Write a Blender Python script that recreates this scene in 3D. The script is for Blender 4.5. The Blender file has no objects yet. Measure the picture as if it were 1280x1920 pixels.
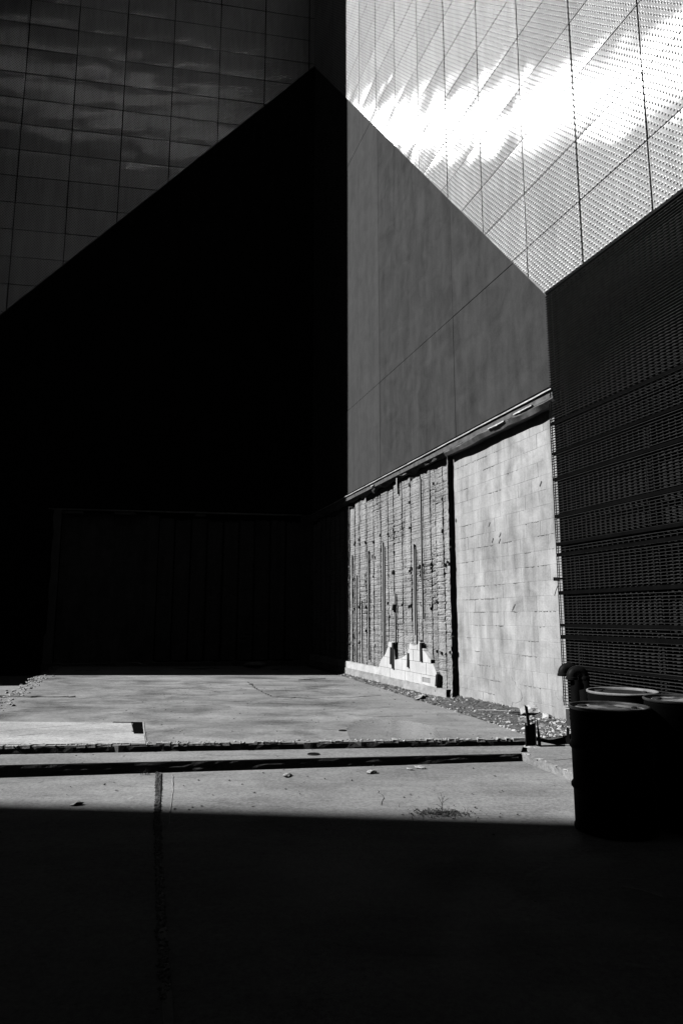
import bpy, bmesh, math, random
from mathutils import Vector, Matrix, noise

random.seed(7)
R = math.radians
scn = bpy.context.scene
col = scn.collection

# ------------------------------------------------------------------ camera
EYE = 1.53
cam_d = bpy.data.cameras.new('camera')
cam_d.sensor_fit = 'VERTICAL'; cam_d.sensor_height = 36.0; cam_d.sensor_width = 24.0
cam_d.lens = 23.652; cam_d.clip_start = 0.05; cam_d.clip_end = 400
cam = bpy.data.objects.new('camera', cam_d); col.objects.link(cam)
cam.location = (0, 0, EYE); cam.rotation_euler = (R(90 + 8.876), 0, 0)
scn.camera = cam

# ------------------------------------------------------------------ sky and sun
SUN_EL, SUN_HEAD = 38.2, 83.6          # the light travels towards heading 85.2 degrees (0 = +Y, 90 = +X)
world = bpy.data.worlds.new('World'); scn.world = world; world.use_nodes = True
wn = world.node_tree; wn.nodes.clear()
sky = wn.nodes.new('ShaderNodeTexSky'); sky.sky_type = 'NISHITA'; sky.sun_disc = False
sky.sun_elevation = R(SUN_EL); sky.sun_rotation = R(SUN_HEAD + 180)
sky.air_density = 0.5; sky.dust_density = 0.0; sky.ozone_density = 1.0; sky.altitude = 1500
sep = wn.nodes.new('ShaderNodeSeparateColor')      # black and white film behind a red filter: the sky counts by its red
bg = wn.nodes.new('ShaderNodeBackground'); bg.inputs['Strength'].default_value = 0.05
wo = wn.nodes.new('ShaderNodeOutputWorld')
wn.links.new(sky.outputs[0], sep.inputs[0]); wn.links.new(sep.outputs[0], bg.inputs[0]); wn.links.new(bg.outputs[0], wo.inputs[0])
sd = bpy.data.lights.new('sun', 'SUN'); sd.energy = 5.0; sd.angle = R(0.55); sd.color = (1, 1, 1)
sun = bpy.data.objects.new('sun', sd); col.objects.link(sun)
dv = Vector((math.sin(R(SUN_HEAD)) * math.cos(R(SUN_EL)), math.cos(R(SUN_HEAD)) * math.cos(R(SUN_EL)), -math.sin(R(SUN_EL))))
sun.rotation_euler = dv.to_track_quat('-Z', 'Y').to_euler(); sun.location = (-30, 0, 40)
scn.view_settings.view_transform = 'Standard'; scn.view_settings.look = 'None'
scn.view_settings.exposure = 0.0; scn.view_settings.gamma = 1.0; scn.view_settings.use_curve_mapping = False
scn.render.engine = 'CYCLES'
scn.cycles.use_denoising = True
scn.cycles.max_bounces = 5; scn.cycles.diffuse_bounces = 0; scn.cycles.glossy_bounces = 3
scn.cycles.sample_clamp_indirect = 20

# ------------------------------------------------------------------ materials (all neutral: the photograph is black and white)
class NT:
    def __init__(s, name):
        s.m = bpy.data.materials.new(name); s.m.use_nodes = True
        s.t = s.m.node_tree; s.t.nodes.clear()
        s.o = s.n('ShaderNodeOutputMaterial'); s.b = s.n('ShaderNodeBsdfPrincipled')
        s.l(s.b.outputs[0], s.o.inputs[0])
    def n(s, t, **k):
        x = s.t.nodes.new(t)
        for a, b in k.items(): setattr(x, a, b)
        return x
    def l(s, a, b): s.t.links.new(a, b)
    def put(s, sock, v):
        if isinstance(v, (int, float)): sock.default_value = v
        elif isinstance(v, tuple): sock.default_value = v
        else: s.l(v, sock)
    def math(s, op, a, b=0.0, c=0.0, clamp=False):
        x = s.n('ShaderNodeMath', operation=op); x.use_clamp = clamp
        s.put(x.inputs[0], a); s.put(x.inputs[1], b); s.put(x.inputs[2], c); return x.outputs[0]
    def pos(s, scale=(1, 1, 1), uv=False, loc=(0, 0, 0), rot=(0, 0, 0)):
        if uv: src = s.n('ShaderNodeUVMap').outputs[0]
        else: src = s.n('ShaderNodeNewGeometry').outputs['Position']
        mp = s.n('ShaderNodeMapping'); s.l(src, mp.inputs[0]); mp.inputs['Scale'].default_value = scale
        mp.inputs['Location'].default_value = loc; mp.inputs['Rotation'].default_value = rot
        return mp.outputs[0]
    def noise(s, vec, scale, detail=4, rough=0.55, dist=0.0):
        x = s.n('ShaderNodeTexNoise'); s.l(vec, x.inputs['Vector']); x.inputs['Scale'].default_value = scale
        x.inputs['Detail'].default_value = detail; x.inputs['Roughness'].default_value = rough; x.inputs['Distortion'].default_value = dist
        return x.outputs[0]
    def ramp(s, fac, a, b, lo=0.0, hi=1.0):
        x = s.n('ShaderNodeMapRange'); x.clamp = True; s.l(fac, x.inputs[0])
        for i, v in zip((1, 2, 3, 4), (a, b, lo, hi)): x.inputs[i].default_value = v
        return x.outputs[0]
    def grey(s, v):
        c = s.n('ShaderNodeCombineColor')
        for i in range(3): s.put(c.inputs[i], v)
        return c.outputs[0]
    def bump(s, h, dist, strength=1.0, nrm=None):
        x = s.n('ShaderNodeBump'); s.l(h, x.inputs['Height']); x.inputs['Distance'].default_value = dist
        x.inputs['Strength'].default_value = strength
        if nrm is not None: s.l(nrm, x.inputs['Normal'])
        return x.outputs[0]
    def done(s, color=None, rough=None, nrm=None, metal=None, spec=None):
        if color is not None: s.l(s.grey(color), s.b.inputs['Base Color'])
        if rough is not None: s.put(s.b.inputs['Roughness'], rough)
        if nrm is not None: s.l(nrm, s.b.inputs['Normal'])
        if metal is not None: s.b.inputs['Metallic'].default_value = metal
        if spec is not None: s.b.inputs['Specular IOR Level'].default_value = spec
        return s.m

def mat_simple(name, v, rough=0.7, var=0.25, scale=6.0, bump=0.003, metal=0.0, spec=0.3, stretch=(1, 1, 1)):
    t = NT(name); p = t.pos(stretch)
    n1 = t.noise(p, scale, 6, 0.6); n2 = t.noise(p, scale * 9, 3, 0.6)
    c = t.math('ADD', t.ramp(n1, 0.3, 0.7, v * (1 - var), v * (1 + var)), t.ramp(n2, 0.3, 0.7, -v * var * .35, v * var * .35))
    nb = t.bump(t.math('ADD', n1, t.math('MULTIPLY', n2, 0.4)), bump)
    return t.done(c, rough, nb, metal, spec)

def mat_concrete(name, v, stretch_a=0.25, gloss=(0.35, 0.75), spots=True, dark=0.45, vary=.2, spec=.4):
    t = NT(name)
    p = t.pos((stretch_a, 1, 1)); q = t.pos()
    big = t.noise(p, 1.3, 7, 0.62, 0.6); mid = t.noise(p, 6.0, 6, 0.65); fine = t.noise(q, 90, 2, 0.6)
    base = t.ramp(big, 0.3, 0.72, v * (1 - vary), v * (1 + vary))
    base = t.math('ADD', base, t.ramp(mid, 0.25, 0.75, -v * .16, v * .16))
    base = t.math('ADD', base, t.ramp(fine, 0.3, 0.7, -v * .14, v * .14))
    grit = t.noise(q, 28, 5, .75); base = t.math('ADD', base, t.ramp(grit, .34, .66, -v * .26, v * .26))
    sp = t.noise(t.pos(loc=(5.3, 1.7, 0)), 11, 6, .7, .5); base = t.math('MULTIPLY', base, t.ramp(sp, .60, .68, 1.0, .72))
    band = t.noise(t.pos((.30, 1.3, 1), loc=(1.1, 4.2, 0)), 1.1, 5, .55, .4); base = t.math('MULTIPLY', base, t.ramp(band, .36, .62, .80, 1.12))
    st = t.noise(t.pos((stretch_a * .8, 1.6, 1), loc=(3.1, 8.2, 0)), 2.3, 8, 0.7, 1.2)
    base = t.math('MULTIPLY', base, t.ramp(st, 0.55, 0.72, 1.0, dark))
    if spots:
        vo = t.n('ShaderNodeTexVoronoi'); t.l(q, vo.inputs['Vector']); vo.inputs['Scale'].default_value = 7.0
        k = t.ramp(vo.outputs['Distance'], 0.03, 0.07, 0.35, 1.0)
        k2 = t.math('MAXIMUM', k, t.ramp(t.noise(q, 2.0, 2), .5, .56, 1.0, 0.0)); base = t.math('MULTIPLY', base, k2)
        sc = t.n('ShaderNodeTexVoronoi'); sc.feature = 'DISTANCE_TO_EDGE'; t.l(t.pos((.35, 1.2, 1), rot=(0, 0, .3)), sc.inputs['Vector']); sc.inputs['Scale'].default_value = 0.9
        base = t.math('ADD', base, t.ramp(t.math('ADD', sc.outputs['Distance'], t.math('MULTIPLY', t.ramp(mid, .45, .6, 0.0, 1.0), .05)), 0.0, 0.006, v * .35, 0.0))
    rg = t.ramp(big, 0.35, 0.65, gloss[0], gloss[1])
    h = t.math('ADD', t.math('MULTIPLY', mid, .5), t.math('MULTIPLY', fine, .25))
    return t.done(base, rg, t.bump(h, 0.006, .7), 0.0, spec)

def mat_wall(name, v, streak=0.2, mottled=0.2, bumpd=0.003, per=None, rough=.85, grain=.08, spec=.2):
    t = NT(name)
    p = t.pos((1, 1, .16)); q = t.pos()
    a = t.noise(p, 5.0, 6, .62, .3); b = t.noise(q, 2.1, 6, .6, .8); f = t.noise(q, 40, 4, .6)
    c = t.ramp(a, .3, .7, v * (1 - streak), v * (1 + streak))
    c = t.math('ADD', c, t.ramp(b, .3, .7, -v * mottled, v * mottled))
    c = t.math('ADD', c, t.ramp(f, .3, .7, -v * grain, v * grain))
    if per:
        oi = t.n('ShaderNodeObjectInfo'); c = t.math('MULTIPLY', c, t.ramp(oi.outputs['Random'], 0, 1, 1 - per, 1 + per))
    h = t.math('ADD', t.math('MULTIPLY', b, .6), t.math('MULTIPLY', f, .4))
    return t.done(c, rough, t.bump(h, bumpd), 0.0, spec)

BRUSH = 1.0
def mat_cladding():
    t = NT('embossed_metal'); uv = t.n('ShaderNodeUVMap').outputs[0]
    s = t.n('ShaderNodeSeparateXYZ'); t.l(uv, s.inputs[0])
    y = t.math('DIVIDE', s.outputs[1], 0.043); row = t.math('FLOOR', y)
    x = t.math('ADD', t.math('DIVIDE', s.outputs[0], 0.078), t.math('MULTIPLY', t.math('FLOORED_MODULO', row, 2.0), 0.5))
    fx = t.math('MULTIPLY', t.math('SUBTRACT', t.math('FRACT', x), 0.5), .078); fy = t.math('MULTIPLY', t.math('SUBTRACT', t.math('FRACT', y), 0.5), .043)
    d = t.math('SQRT', t.math('ADD', t.math('MULTIPLY', fx, fx), t.math('MULTIPLY', t.math('MULTIPLY', fy, fy), .6)))
    h = t.ramp(d, .005, .017, 1.0, 0.0)
    fy2 = t.math('ADD', fy, .007)
    d2 = t.math('SQRT', t.math('ADD', t.math('MULTIPLY', fx, fx), t.math('MULTIPLY', fy2, fy2)))
    hole = t.ramp(d2, .0095, .0155, .04, 1.0)
    p = t.pos((1, 1, .12)); n1 = t.noise(p, 7.0, 5, .6); oi = t.n('ShaderNodeObjectInfo')
    base = t.math('MULTIPLY', t.math('ADD', t.ramp(n1, .3, .7, .38, .52), t.ramp(oi.outputs['Random'], 0, 1, -.05, .05)), hole)
    cl = t.grey(base)
    fine = t.noise(t.pos((1, 1, .02)), 120, 3, .7)
    hh = t.math('ADD', h, t.math('MULTIPLY', fine, .02))
    nb = t.bump(hh, 0.0035)
    gl = t.n('ShaderNodeBsdfAnisotropic', distribution='BECKMANN'); t.l(t.grey(t.math('MULTIPLY', base, 1.5)), gl.inputs['Color']); gl.inputs['Roughness'].default_value = .265
    gl.inputs['Anisotropy'].default_value = -0.80
    tg = t.n('ShaderNodeTangent', direction_type='UV_MAP'); t.l(tg.outputs[0], gl.inputs['Tangent'])
    # vertical brushing: fine upright grooves spread the glint sideways
    wnz = t.n('ShaderNodeTexWhiteNoise', noise_dimensions='3D'); t.l(t.pos((3000, 3000, 40)), wnz.inputs['Vector'])
    sc = t.n('ShaderNodeVectorMath', operation='SCALE'); t.l(tg.outputs[0], sc.inputs[0]); t.l(t.math('MULTIPLY', t.math('SUBTRACT', wnz.outputs['Value'], .5), BRUSH), sc.inputs['Scale'])
    ad = t.n('ShaderNodeVectorMath', operation='ADD'); t.l(nb, ad.inputs[0]); t.l(sc.outputs[0], ad.inputs[1])
    nm = t.n('ShaderNodeVectorMath', operation='NORMALIZE'); t.l(ad.outputs[0], nm.inputs[0]); t.l(nm.outputs[0], gl.inputs['Normal'])
    b2 = t.n('ShaderNodeBsdfPrincipled'); t.l(t.grey(t.math('MULTIPLY', base, 1.05)), b2.inputs['Base Color']); b2.inputs['Metallic'].default_value = 0; b2.inputs['Specular IOR Level'].default_value = .3
    b2.inputs['Roughness'].default_value = .62; t.l(nb, b2.inputs['Normal'])
    mx = t.n('ShaderNodeMixShader'); mx.inputs[0].default_value = .76
    t.l(gl.outputs[0], mx.inputs[1]); t.l(b2.outputs[0], mx.inputs[2]); t.l(mx.outputs[0], t.o.inputs[0])
    return t.m

M = dict(
    clad=mat_cladding(),
    dark=mat_simple('black_backing', .006, 1.0, .2, spec=0),
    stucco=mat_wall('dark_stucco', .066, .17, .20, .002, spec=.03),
    stucco_pale=mat_wall('faded_stucco', .080, .13, .12, .002, spec=.03),  # lighter tone of the left stucco panels
    block=mat_wall('pale_block', .43, .28, .26, .008, per=.06, grain=.10),
    mortar=mat_wall('rough_mortar', .40, .24, .16, .03, per=.07, grain=.22),
    joint=mat_wall('block_joint', .36, .1, .2, .006),
    plinth=mat_wall('plinth_plaster', .42, .18, .2, .006),
    white=mat_wall('white_block', .68, .12, .12, .003, per=.04),
    slab=mat_concrete('slab_concrete', .345, .8, (.22, .85), vary=.26, dark=.6, spec=.3),
    yard=mat_concrete('yard_concrete', .33, .8, (.75, .95), dark=.7, vary=.18, spec=.08),
    walk=mat_concrete('walk_concrete', .335, .6, (.7, .9), vary=.1, spec=.12),
    damp=mat_concrete('damp_concrete', .29, .8, (.08, .22), vary=.2, dark=.7, spec=.45),
    tile=mat_concrete('pale_tile', .60, .6, (.4, .6), False, .8, .1),
    riser=mat_simple('riser_concrete', .10, .9, .5, 5, .01),
    chips=mat_simple('crumbled_concrete', .52, .9, .5, 22, .012),
    dirt=mat_simple('dirt', .13, .95, .6, 14, .03),
    rubble=mat_simple('rubble', .22, .9, .5, 8, .01),
    chalk=mat_simple('white_rubble', .62, .9, .2, 8, .01),
    slat=mat_simple('black_slat', .042, .85, .25, 12, .0008, 0, .05),
    slatm=mat_simple('lit_tone_grille', .030, .85, .45, 5, .0008, 0, .05),
    slatb=mat_simple('black_grille', .008, .9, .3, 12, .0008, 0, .4),
    steel=mat_simple('painted_steel', .15, .5, .45, 9, .004, 0, .4, (.3, 1, 1)),
    steel_lip=mat_simple('worn_steel', .75, .5, .3, 9, .002, 0, .4),
    iron=mat_simple('black_iron', .010, .5, .3, 14, .002, 0, .08),
    rust_and_groove_shade=mat_simple('rusty_steel_groove_shade', .022, .75, .5, 18, .006),
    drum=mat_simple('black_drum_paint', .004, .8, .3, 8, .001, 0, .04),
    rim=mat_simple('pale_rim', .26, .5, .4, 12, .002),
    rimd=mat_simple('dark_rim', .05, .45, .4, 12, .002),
    lid=None, lid_dark=mat_simple('dark_lid', .02, .6, .5, 7, .002, 0, .2),
    leaf=mat_simple('dry_leaf', .07, .8, .4, 20, .002),
    brush=mat_simple('building_render', .10, .9, .2, 2, .005),
    wood=mat_simple('old_timber', .09, .8, .4, 18, .006, 0, .2, (1, 1, .2)),
)

def mat_lid():
    t = NT('scraped_lid'); q = t.pos(); a = t.noise(q, 5.5, 6, .6, 1.0); b = t.noise(q, 30, 4, .6)
    c = t.math('ADD', t.ramp(a, .46, .56, .02, .30), t.ramp(b, .4, .6, -.015, .05))
    return t.done(c, .55, t.bump(a, .002), 0, .3)
M['lid'] = mat_lid()
# ------------------------------------------------------------------ helpers
def link(name, me, parent=None):
    o = bpy.data.objects.new(name, me); col.objects.link(o)
    if parent is not None: o.parent = parent
    return o
def tag(o, label=None, cat=None, group=None, kind=None):
    if label: o['label'] = label
    if cat: o['category'] = cat
    if group: o['group'] = group
    if kind: o['kind'] = kind
    return o
def thing(name, label, cat, group=None, loc=(0, 0, 0)):
    o = link(name, None); o.location = loc; o.empty_display_size = .2
    return tag(o, label, cat, group)
def mesh(name, vs, fs, m, parent=None, smooth=False, uvs=None, local=True):
    me = bpy.data.meshes.new(name)
    if parent is not None and local:
        off = parent.location
        vs = [(v[0] - off[0], v[1] - off[1], v[2] - off[2]) for v in vs]
    me.from_pydata([tuple(v) for v in vs], [], fs)
    if uvs is not None:
        ul = me.uv_layers.new(name='UVMap')
        for lp in me.loops: ul.data[lp.index].uv = uvs[lp.vertex_index]
    me.materials.append(m)
    if smooth: me.polygons.foreach_set('use_smooth', [True] * len(me.polygons))
    me.update()
    return link(name, me, parent)

class MB:
    def __init__(s): s.v = []; s.f = []
    def add(s, vs, fs):
        k = len(s.v); s.v += [tuple(v) for v in vs]; s.f += [tuple(i + k for i in f) for f in fs]; return s
    def build(s, name, m, parent=None, smooth=False): return mesh(name, s.v, s.f, m, parent, smooth)
BOXF = [(0, 3, 2, 1), (4, 5, 6, 7), (0, 1, 5, 4), (1, 2, 6, 5), (2, 3, 7, 6), (3, 0, 4, 7)]
def hexa(mb, p8): mb.add(p8, BOXF)

# wall frames: origin at the inner corner of the yard; u runs along the wall from the corner, o outwards into the yard
CX, CY = -0.8686, 19.5766
FR = ((0.31282, -0.94981), (-0.94981, -0.31282))     # sunlit right wall
FL = ((-0.98490, -0.17315), (0.17315, -0.98490))     # shaded back wall
def W(F, u, o, z):
    e, n = F
    return (CX + e[0] * u + n[0] * o, CY + e[1] * u + n[1] * o, z)
def wbox(mb, F, u0, u1, o0, o1, z0, z1):
    ps = [W(F, u0, o0, z0), W(F, u1, o0, z0), W(F, u1, o1, z0), W(F, u0, o1, z0), W(F, u0, o0, z1), W(F, u1, o0, z1), W(F, u1, o1, z1), W(F, u0, o1, z1)]
    hexa(mb, ps)
def clip(poly, a, b, c):
    """keep the part of the polygon where a*x + b*y + c >= 0"""
    out = []
    for i in range(len(poly)):
        p, q = poly[i], poly[(i + 1) % len(poly)]
        dp, dq = a * p[0] + b * p[1] + c, a * q[0] + b * q[1] + c
        if dp >= 0: out.append(p)
        if (dp >= 0) != (dq >= 0):
            t = dp / (dp - dq); out.append((p[0] + (q[0] - p[0]) * t, p[1] + (q[1] - p[1]) * t))
    return out
def area(p): return sum(p[i][0] * p[(i + 1) % len(p)][1] - p[(i + 1) % len(p)][0] * p[i][1] for i in range(len(p))) / 2
def prism(F, poly, o0, o1):
    if area(poly) < 0: poly = poly[::-1]
    n = len(poly); vs = [W(F, u, o1, z) for u, z in poly] + [W(F, u, o0, z) for u, z in poly]
    return vs, [tuple(range(n)), tuple(range(2 * n - 1, n - 1, -1))] + [(i, i + n, (i + 1) % n + n, (i + 1) % n) for i in range(n)]
def nz(x, y=0., z=0., s=1.): return noise.noise(Vector((x * s, y * s, z * s)))

# ------------------------------------------------------------------ metal cladding
PITCH = 0.85
def clad_panels(F, root, u_ref, width, z_ref, diag, zmin, urange, zrange, seed, wave, gap=.011):
    rnd = random.Random(seed)
    i0 = math.floor((urange[0] - u_ref) / width) - 1; i1 = math.ceil((urange[1] - u_ref) / width) + 1
    j0 = math.floor((zrange[0] - z_ref) / PITCH) - 1; j1 = math.ceil((zrange[1] - z_ref) / PITCH) + 1
    for i in range(i0, i1):
        for j in range(j0, j1):
            a0, a1 = u_ref + i * width, u_ref + (i + 1) * width; b0, b1 = z_ref + j * PITCH, z_ref + (j + 1) * PITCH
            if a1 > urange[1] + .01 or a0 < urange[0] - width or b1 > zrange(a0) if callable(zrange) else b1 > zrange[1] + .01: continue
            def cut(p):
                p = clip(p, 1, 0, -urange[0])
                if len(p) > 2: p = clip(p, -diag[1], 1, -diag[0])
                if len(p) > 2: p = clip(p, 0, 1, -zmin)
                return p
            g = gap + rnd.uniform(-.003, .004)
            full = cut([(a0 + g, b0 + g * .7), (a1 - g, b0 + g * .7), (a1 - g, b1 - g * .7), (a0 + g, b1 - g * .7)])
            if len(full) < 3 or abs(area(full)) < .004: continue
            ph = [rnd.uniform(0, 6.28) for _ in range(6)]; k1 = rnd.uniform(.6, 1.3); am = wave * rnd.uniform(.5, 1.5); tilt = rnd.uniform(-1, 1) * wave * .9; pil = wave * rnd.uniform(.2, 2.0)
            def disp(u, z):
                s, t = (u - a0) / width, (z - b0) / PITCH
                w = am * (math.sin(s * 5.0 * k1 + ph[0] + t * 1.1) * math.sin(t * 3.6 + ph[1]) + .6 * math.sin(s * 9 + ph[2]) * math.sin(t * 6.0 + ph[3]) + .25 * math.sin(t * 11 + s * 4 + ph[4]))
                ed = min(s, 1 - s, t, 1 - t)
                return .030 + (w + pil * 4 * t * (1 - t)) * min(1, max(0, ed) * 7) + tilt * (t - .5)
            NX, NY = 14, 9; vd = {}; vs = []; uv = []; fs = []
            def vid(p):
                k = (round(p[0], 5), round(p[1], 5))
                if k not in vd: vd[k] = len(vs); vs.append(W(F, p[0], disp(*p), p[1])); uv.append((p[0] + seed * .31, p[1]))
                return vd[k]
            for a in range(NX):
                for b in range(NY):
                    u0_, u1_ = a0 + g + (width - 2 * g) * a / NX, a0 + g + (width - 2 * g) * (a + 1) / NX
                    z0_, z1_ = b0 + g * .7 + (PITCH - 1.4 * g) * b / NY, b0 + g * .7 + (PITCH - 1.4 * g) * (b + 1) / NY
                    pc = cut([(u0_, z0_), (u1_, z0_), (u1_, z1_), (u0_, z1_)])
                    if len(pc) < 3 or abs(area(pc)) < 1e-6: continue
                    ids = []
                    for p in pc:
                        k = vid(p)
                        if k not in ids: ids.append(k)
                    if len(ids) > 2: fs.append(tuple(ids) if F is FR else tuple(ids[::-1]))
            # folded rim of the tray
            n = len(full); base = len(vs)
            for p in full: vs.append(W(F, p[0], disp(*p) - .001, p[1])); uv.append((p[0] + seed * .31, p[1]))
            for p in full: vs.append(W(F, p[0], 0.0, p[1])); uv.append((p[0] + seed * .31, p[1]))
            for q in range(n):
                q2 = (q + 1) % n; fs.append((base + q, base + n + q, base + n + q2, base + q2))
            o = mesh('cladding_panel', vs, fs, M['clad'], root, smooth=True, uvs=uv)
            me = o.data
            for k in range(len(me.polygons) - n, len(me.polygons)): me.polygons[k].use_smooth = False

APEX = 19.40
U0R, AR, Z0 = 13.585, 1.15741, 6.705
DIAG_R = (APEX, -1.1655); DIAG_L = (APEX, -1.050); ZB = 5.86
facade = thing('metal_facade', 'sunlit facade of embossed metal panels above the dark stucco and the louvre screen', 'facade', loc=W(FR, 8, 0, 10))
clad_panels(FR, facade, U0R - 40 * AR, AR, Z0 - PITCH, DIAG_R, ZB, (0.02, U0R + 3 * AR), (5.0, Z0 + 20 * PITCH), 3, .0018)
facade2 = thing('metal_facade', 'shaded facade of perforated metal panels above the black stucco gable', 'facade', loc=W(FL, 6, 0, 15))
clad_panels(FL, facade2, 10.2262 - 40 * 1.4327, 1.4327, Z0 - PITCH, DIAG_L, 4.5, (0.02, 10.2262 + 0 * 1.4327 + 1.44), (9.0, Z0 + 20 * PITCH), 9, .0036, .015)
def sheet(F, parent, z0, z1, u0, u1, o, name, m, ns=6):
    vs = []; uv = []; fs = []
    for i in range(ns + 1):
        for z in (z0, z1):
            u = u0 + (u1 - u0) * i / ns; vs.append(W(F, u, o, z)); uv.append((u, z))
    for i in range(ns): fs.append((2 * i, 2 * i + 2, 2 * i + 3, 2 * i + 1))
    return mesh(name, vs, fs, m, parent, uvs=uv)
ZT = Z0 + 20 * PITCH
sheet(FR, facade, ZT, 34, 0.02, 40, .031, 'upper_cladding', M['clad'])
sheet(FR, facade, ZB, ZT, U0R + 3 * AR + .02, 40, .031, 'rear_cladding', M['clad'])
sheet(FL, facade2, ZT, 34, 0.02, 12.5, .031, 'upper_cladding', M['clad'])
for F, root, dg, ue, zb in ((FR, facade, DIAG_R, 40, ZB), (FL, facade2, DIAG_L, 12.5, 4.5)):
    uu = (zb - dg[0]) / dg[1]
    poly = [(0, dg[0]), (uu, zb), (ue, zb), (ue, 34), (0, 34)] if uu < ue else [(0, dg[0]), (ue, dg[0] + dg[1] * ue), (ue, 34), (0, 34)]
    vs, fs = prism(F, poly, -.4, -.012); mesh('backing_wall', vs, fs, M['dark'], root)

# ------------------------------------------------------------------ stucco under the cladding
def stucco(F, root, dg, us, zs, uend, zbot, mats):
    us = [0] + us + [uend]; zs = [zbot] + zs + [40]
    for i in range(len(us) - 1):
        for j in range(len(zs) - 1):
            g = .006
            p = [(us[i] + g, zs[j] + g), (us[i + 1] - g, zs[j] + g), (us[i + 1] - g, zs[j + 1] - g), (us[i] + g, zs[j + 1] - g)]
            p = clip(p, dg[1], -1, dg[0] - .012)
            if len(p) < 3 or area(p) < .01: continue
            vs, fs = prism(F, p, -.10, random.Random(i * 7 + j).uniform(-.001, .003)); mesh('stucco_panel', vs, fs, mats[min(i, len(mats) - 1)], root)
st_r = thing('stucco_wall', 'dark grey sunlit stucco gable with fine joints below the bright metal facade', 'wall', loc=W(FR, 6, 0, 6))
stucco(FR, st_r, DIAG_R, [5.485, 8.965], [6.695, 13.5], 11.63, 4.548, [M['stucco_pale'], M['stucco'], M['stucco']])
st_l = thing('stucco_wall', 'black stucco gable in full shade left of the wall corner', 'wall', loc=W(FL, 6, 0, 6))
stucco(FL, st_l, DIAG_L, [4.1, 8.2], [6.695, 13.5], 12.4, 4.56, [M['stucco']])
for F, root, ue, dg, zb in ((FR, st_r, 11.6, DIAG_R, 4.44), (FL, st_l, 12.4, DIAG_L, 4.57)):
    p = clip([(0, zb), (ue, zb), (ue, 20), (0, 20)], dg[1], -1, dg[0] - .1)
    vs, fs = prism(F, p, -.16, -.009); mesh('joint_backing', vs, fs, M['dark'], root)  # on the right wall it also colours the shaded gap over the ledge black
for F, root, ue in ((FR, st_r, 40), (FL, st_l, 13.0)):
    mb = MB(); wbox(mb, F, -.8, ue, -.72, -.62, -.05, 34); mb.build('core_wall', M['dark'], root)
# thin metal drip trim along the slanting and level edges of the cladding
for F, root, dg, ue in ((FR, facade, DIAG_R, 11.63), (FL, facade2, DIAG_L, 12.0)):
    z1 = dg[0] + dg[1] * ue
    p = [(0.02, dg[0] - .028), (ue, z1 - .028), (ue, z1 - .004), (0.02, dg[0] - .004)]
    vs, fs = prism(F, p, -.01, .012); mesh('edge_trim', vs, fs, M['steel'], root)
mb = MB(); wbox(mb, FR, 11.64, 17.0, -.01, .03, ZB - .035, ZB - .006); mb.build('edge_trim', M['iron'], facade)

# ------------------------------------------------------------------ steel ledge over the stripped walls
ledge = thing('steel_ledge', 'battered steel ledge beam running under the dark stucco on the sunlit side', 'beam', loc=W(FR, 6, 0, 4.4))
def strip(F, u0, u1, prof, n, m, name, parent, jit=0., seed=0, smooth=False):
    """sweep a closed (o, z) profile along the wall with some waviness"""
    vs = []; fs = []; k = len(prof)
    for i in range(n + 1):
        u = u0 + (u1 - u0) * i / n
        for q, (o, z) in enumerate(prof):
            vs.append(W(F, u, o + jit * nz(u * 2.3, q * 3.1, seed), z + jit * nz(u * 2.9, q * 5.7 + 9, seed)))
    for i in range(n):
        for q in range(k): fs.append((i * k + q, (i + 1) * k + q, (i + 1) * k + (q + 1) % k, i * k + (q + 1) % k))
    fs.append(tuple(range(k))[::-1]); fs.append(tuple(n * k + q for q in range(k)))
    return mesh(name, vs, fs, m, parent, smooth)
strip(FR, .05, 11.70, [(-.1, 4.37), (.045, 4.37), (.045, 4.47), (-.1, 4.47)], 60, M['steel'], 'beam', ledge, .008, 1)
strip(FR, .05, 11.72, [(.0, 4.474), (.075, 4.468), (.078, 4.484), (.0, 4.492)], 60, M['steel_lip'], 'flange', ledge, .006, 2)
strip(FR, 8.62, 11.74, [(-.13, 4.30), (.02, 4.28), (.062, 4.345), (.05, 4.366), (-.13, 4.366)], 80, M['steel'], 'soffit', ledge, .03, 3)
strip(FR, .1, 8.6, [(-.06, 4.31), (-.01, 4.33), (.03, 4.362), (-.06, 4.366)], 110, M['rubble'], 'mortar_ridge', ledge, .06, 4)
mb = MB()
for u, w, z, o in ((5.15, .16, 4.40, .075), (10.35, .45, 4.350, .082), (11.05, .45, 4.375, .08)):
    for k in range(5):
        a = u + w * (k / 5 - .5); hexa(mb, [W(FR, a, o - .03, z + .01 * nz(a * 9)), W(FR, a + w / 5, o - .03, z + .01 * nz(a * 9 + 3)), W(FR, a + w / 5, o, z + .012 * nz(a * 5)), W(FR, a, o, z), W(FR, a, o - .03, z + .016), W(FR, a + w / 5, o - .03, z + .018), W(FR, a + w / 5, o, z + .02), W(FR, a, o, z + .016)])
mb.build('bent_flashing', M['steel_lip'], ledge)

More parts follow.
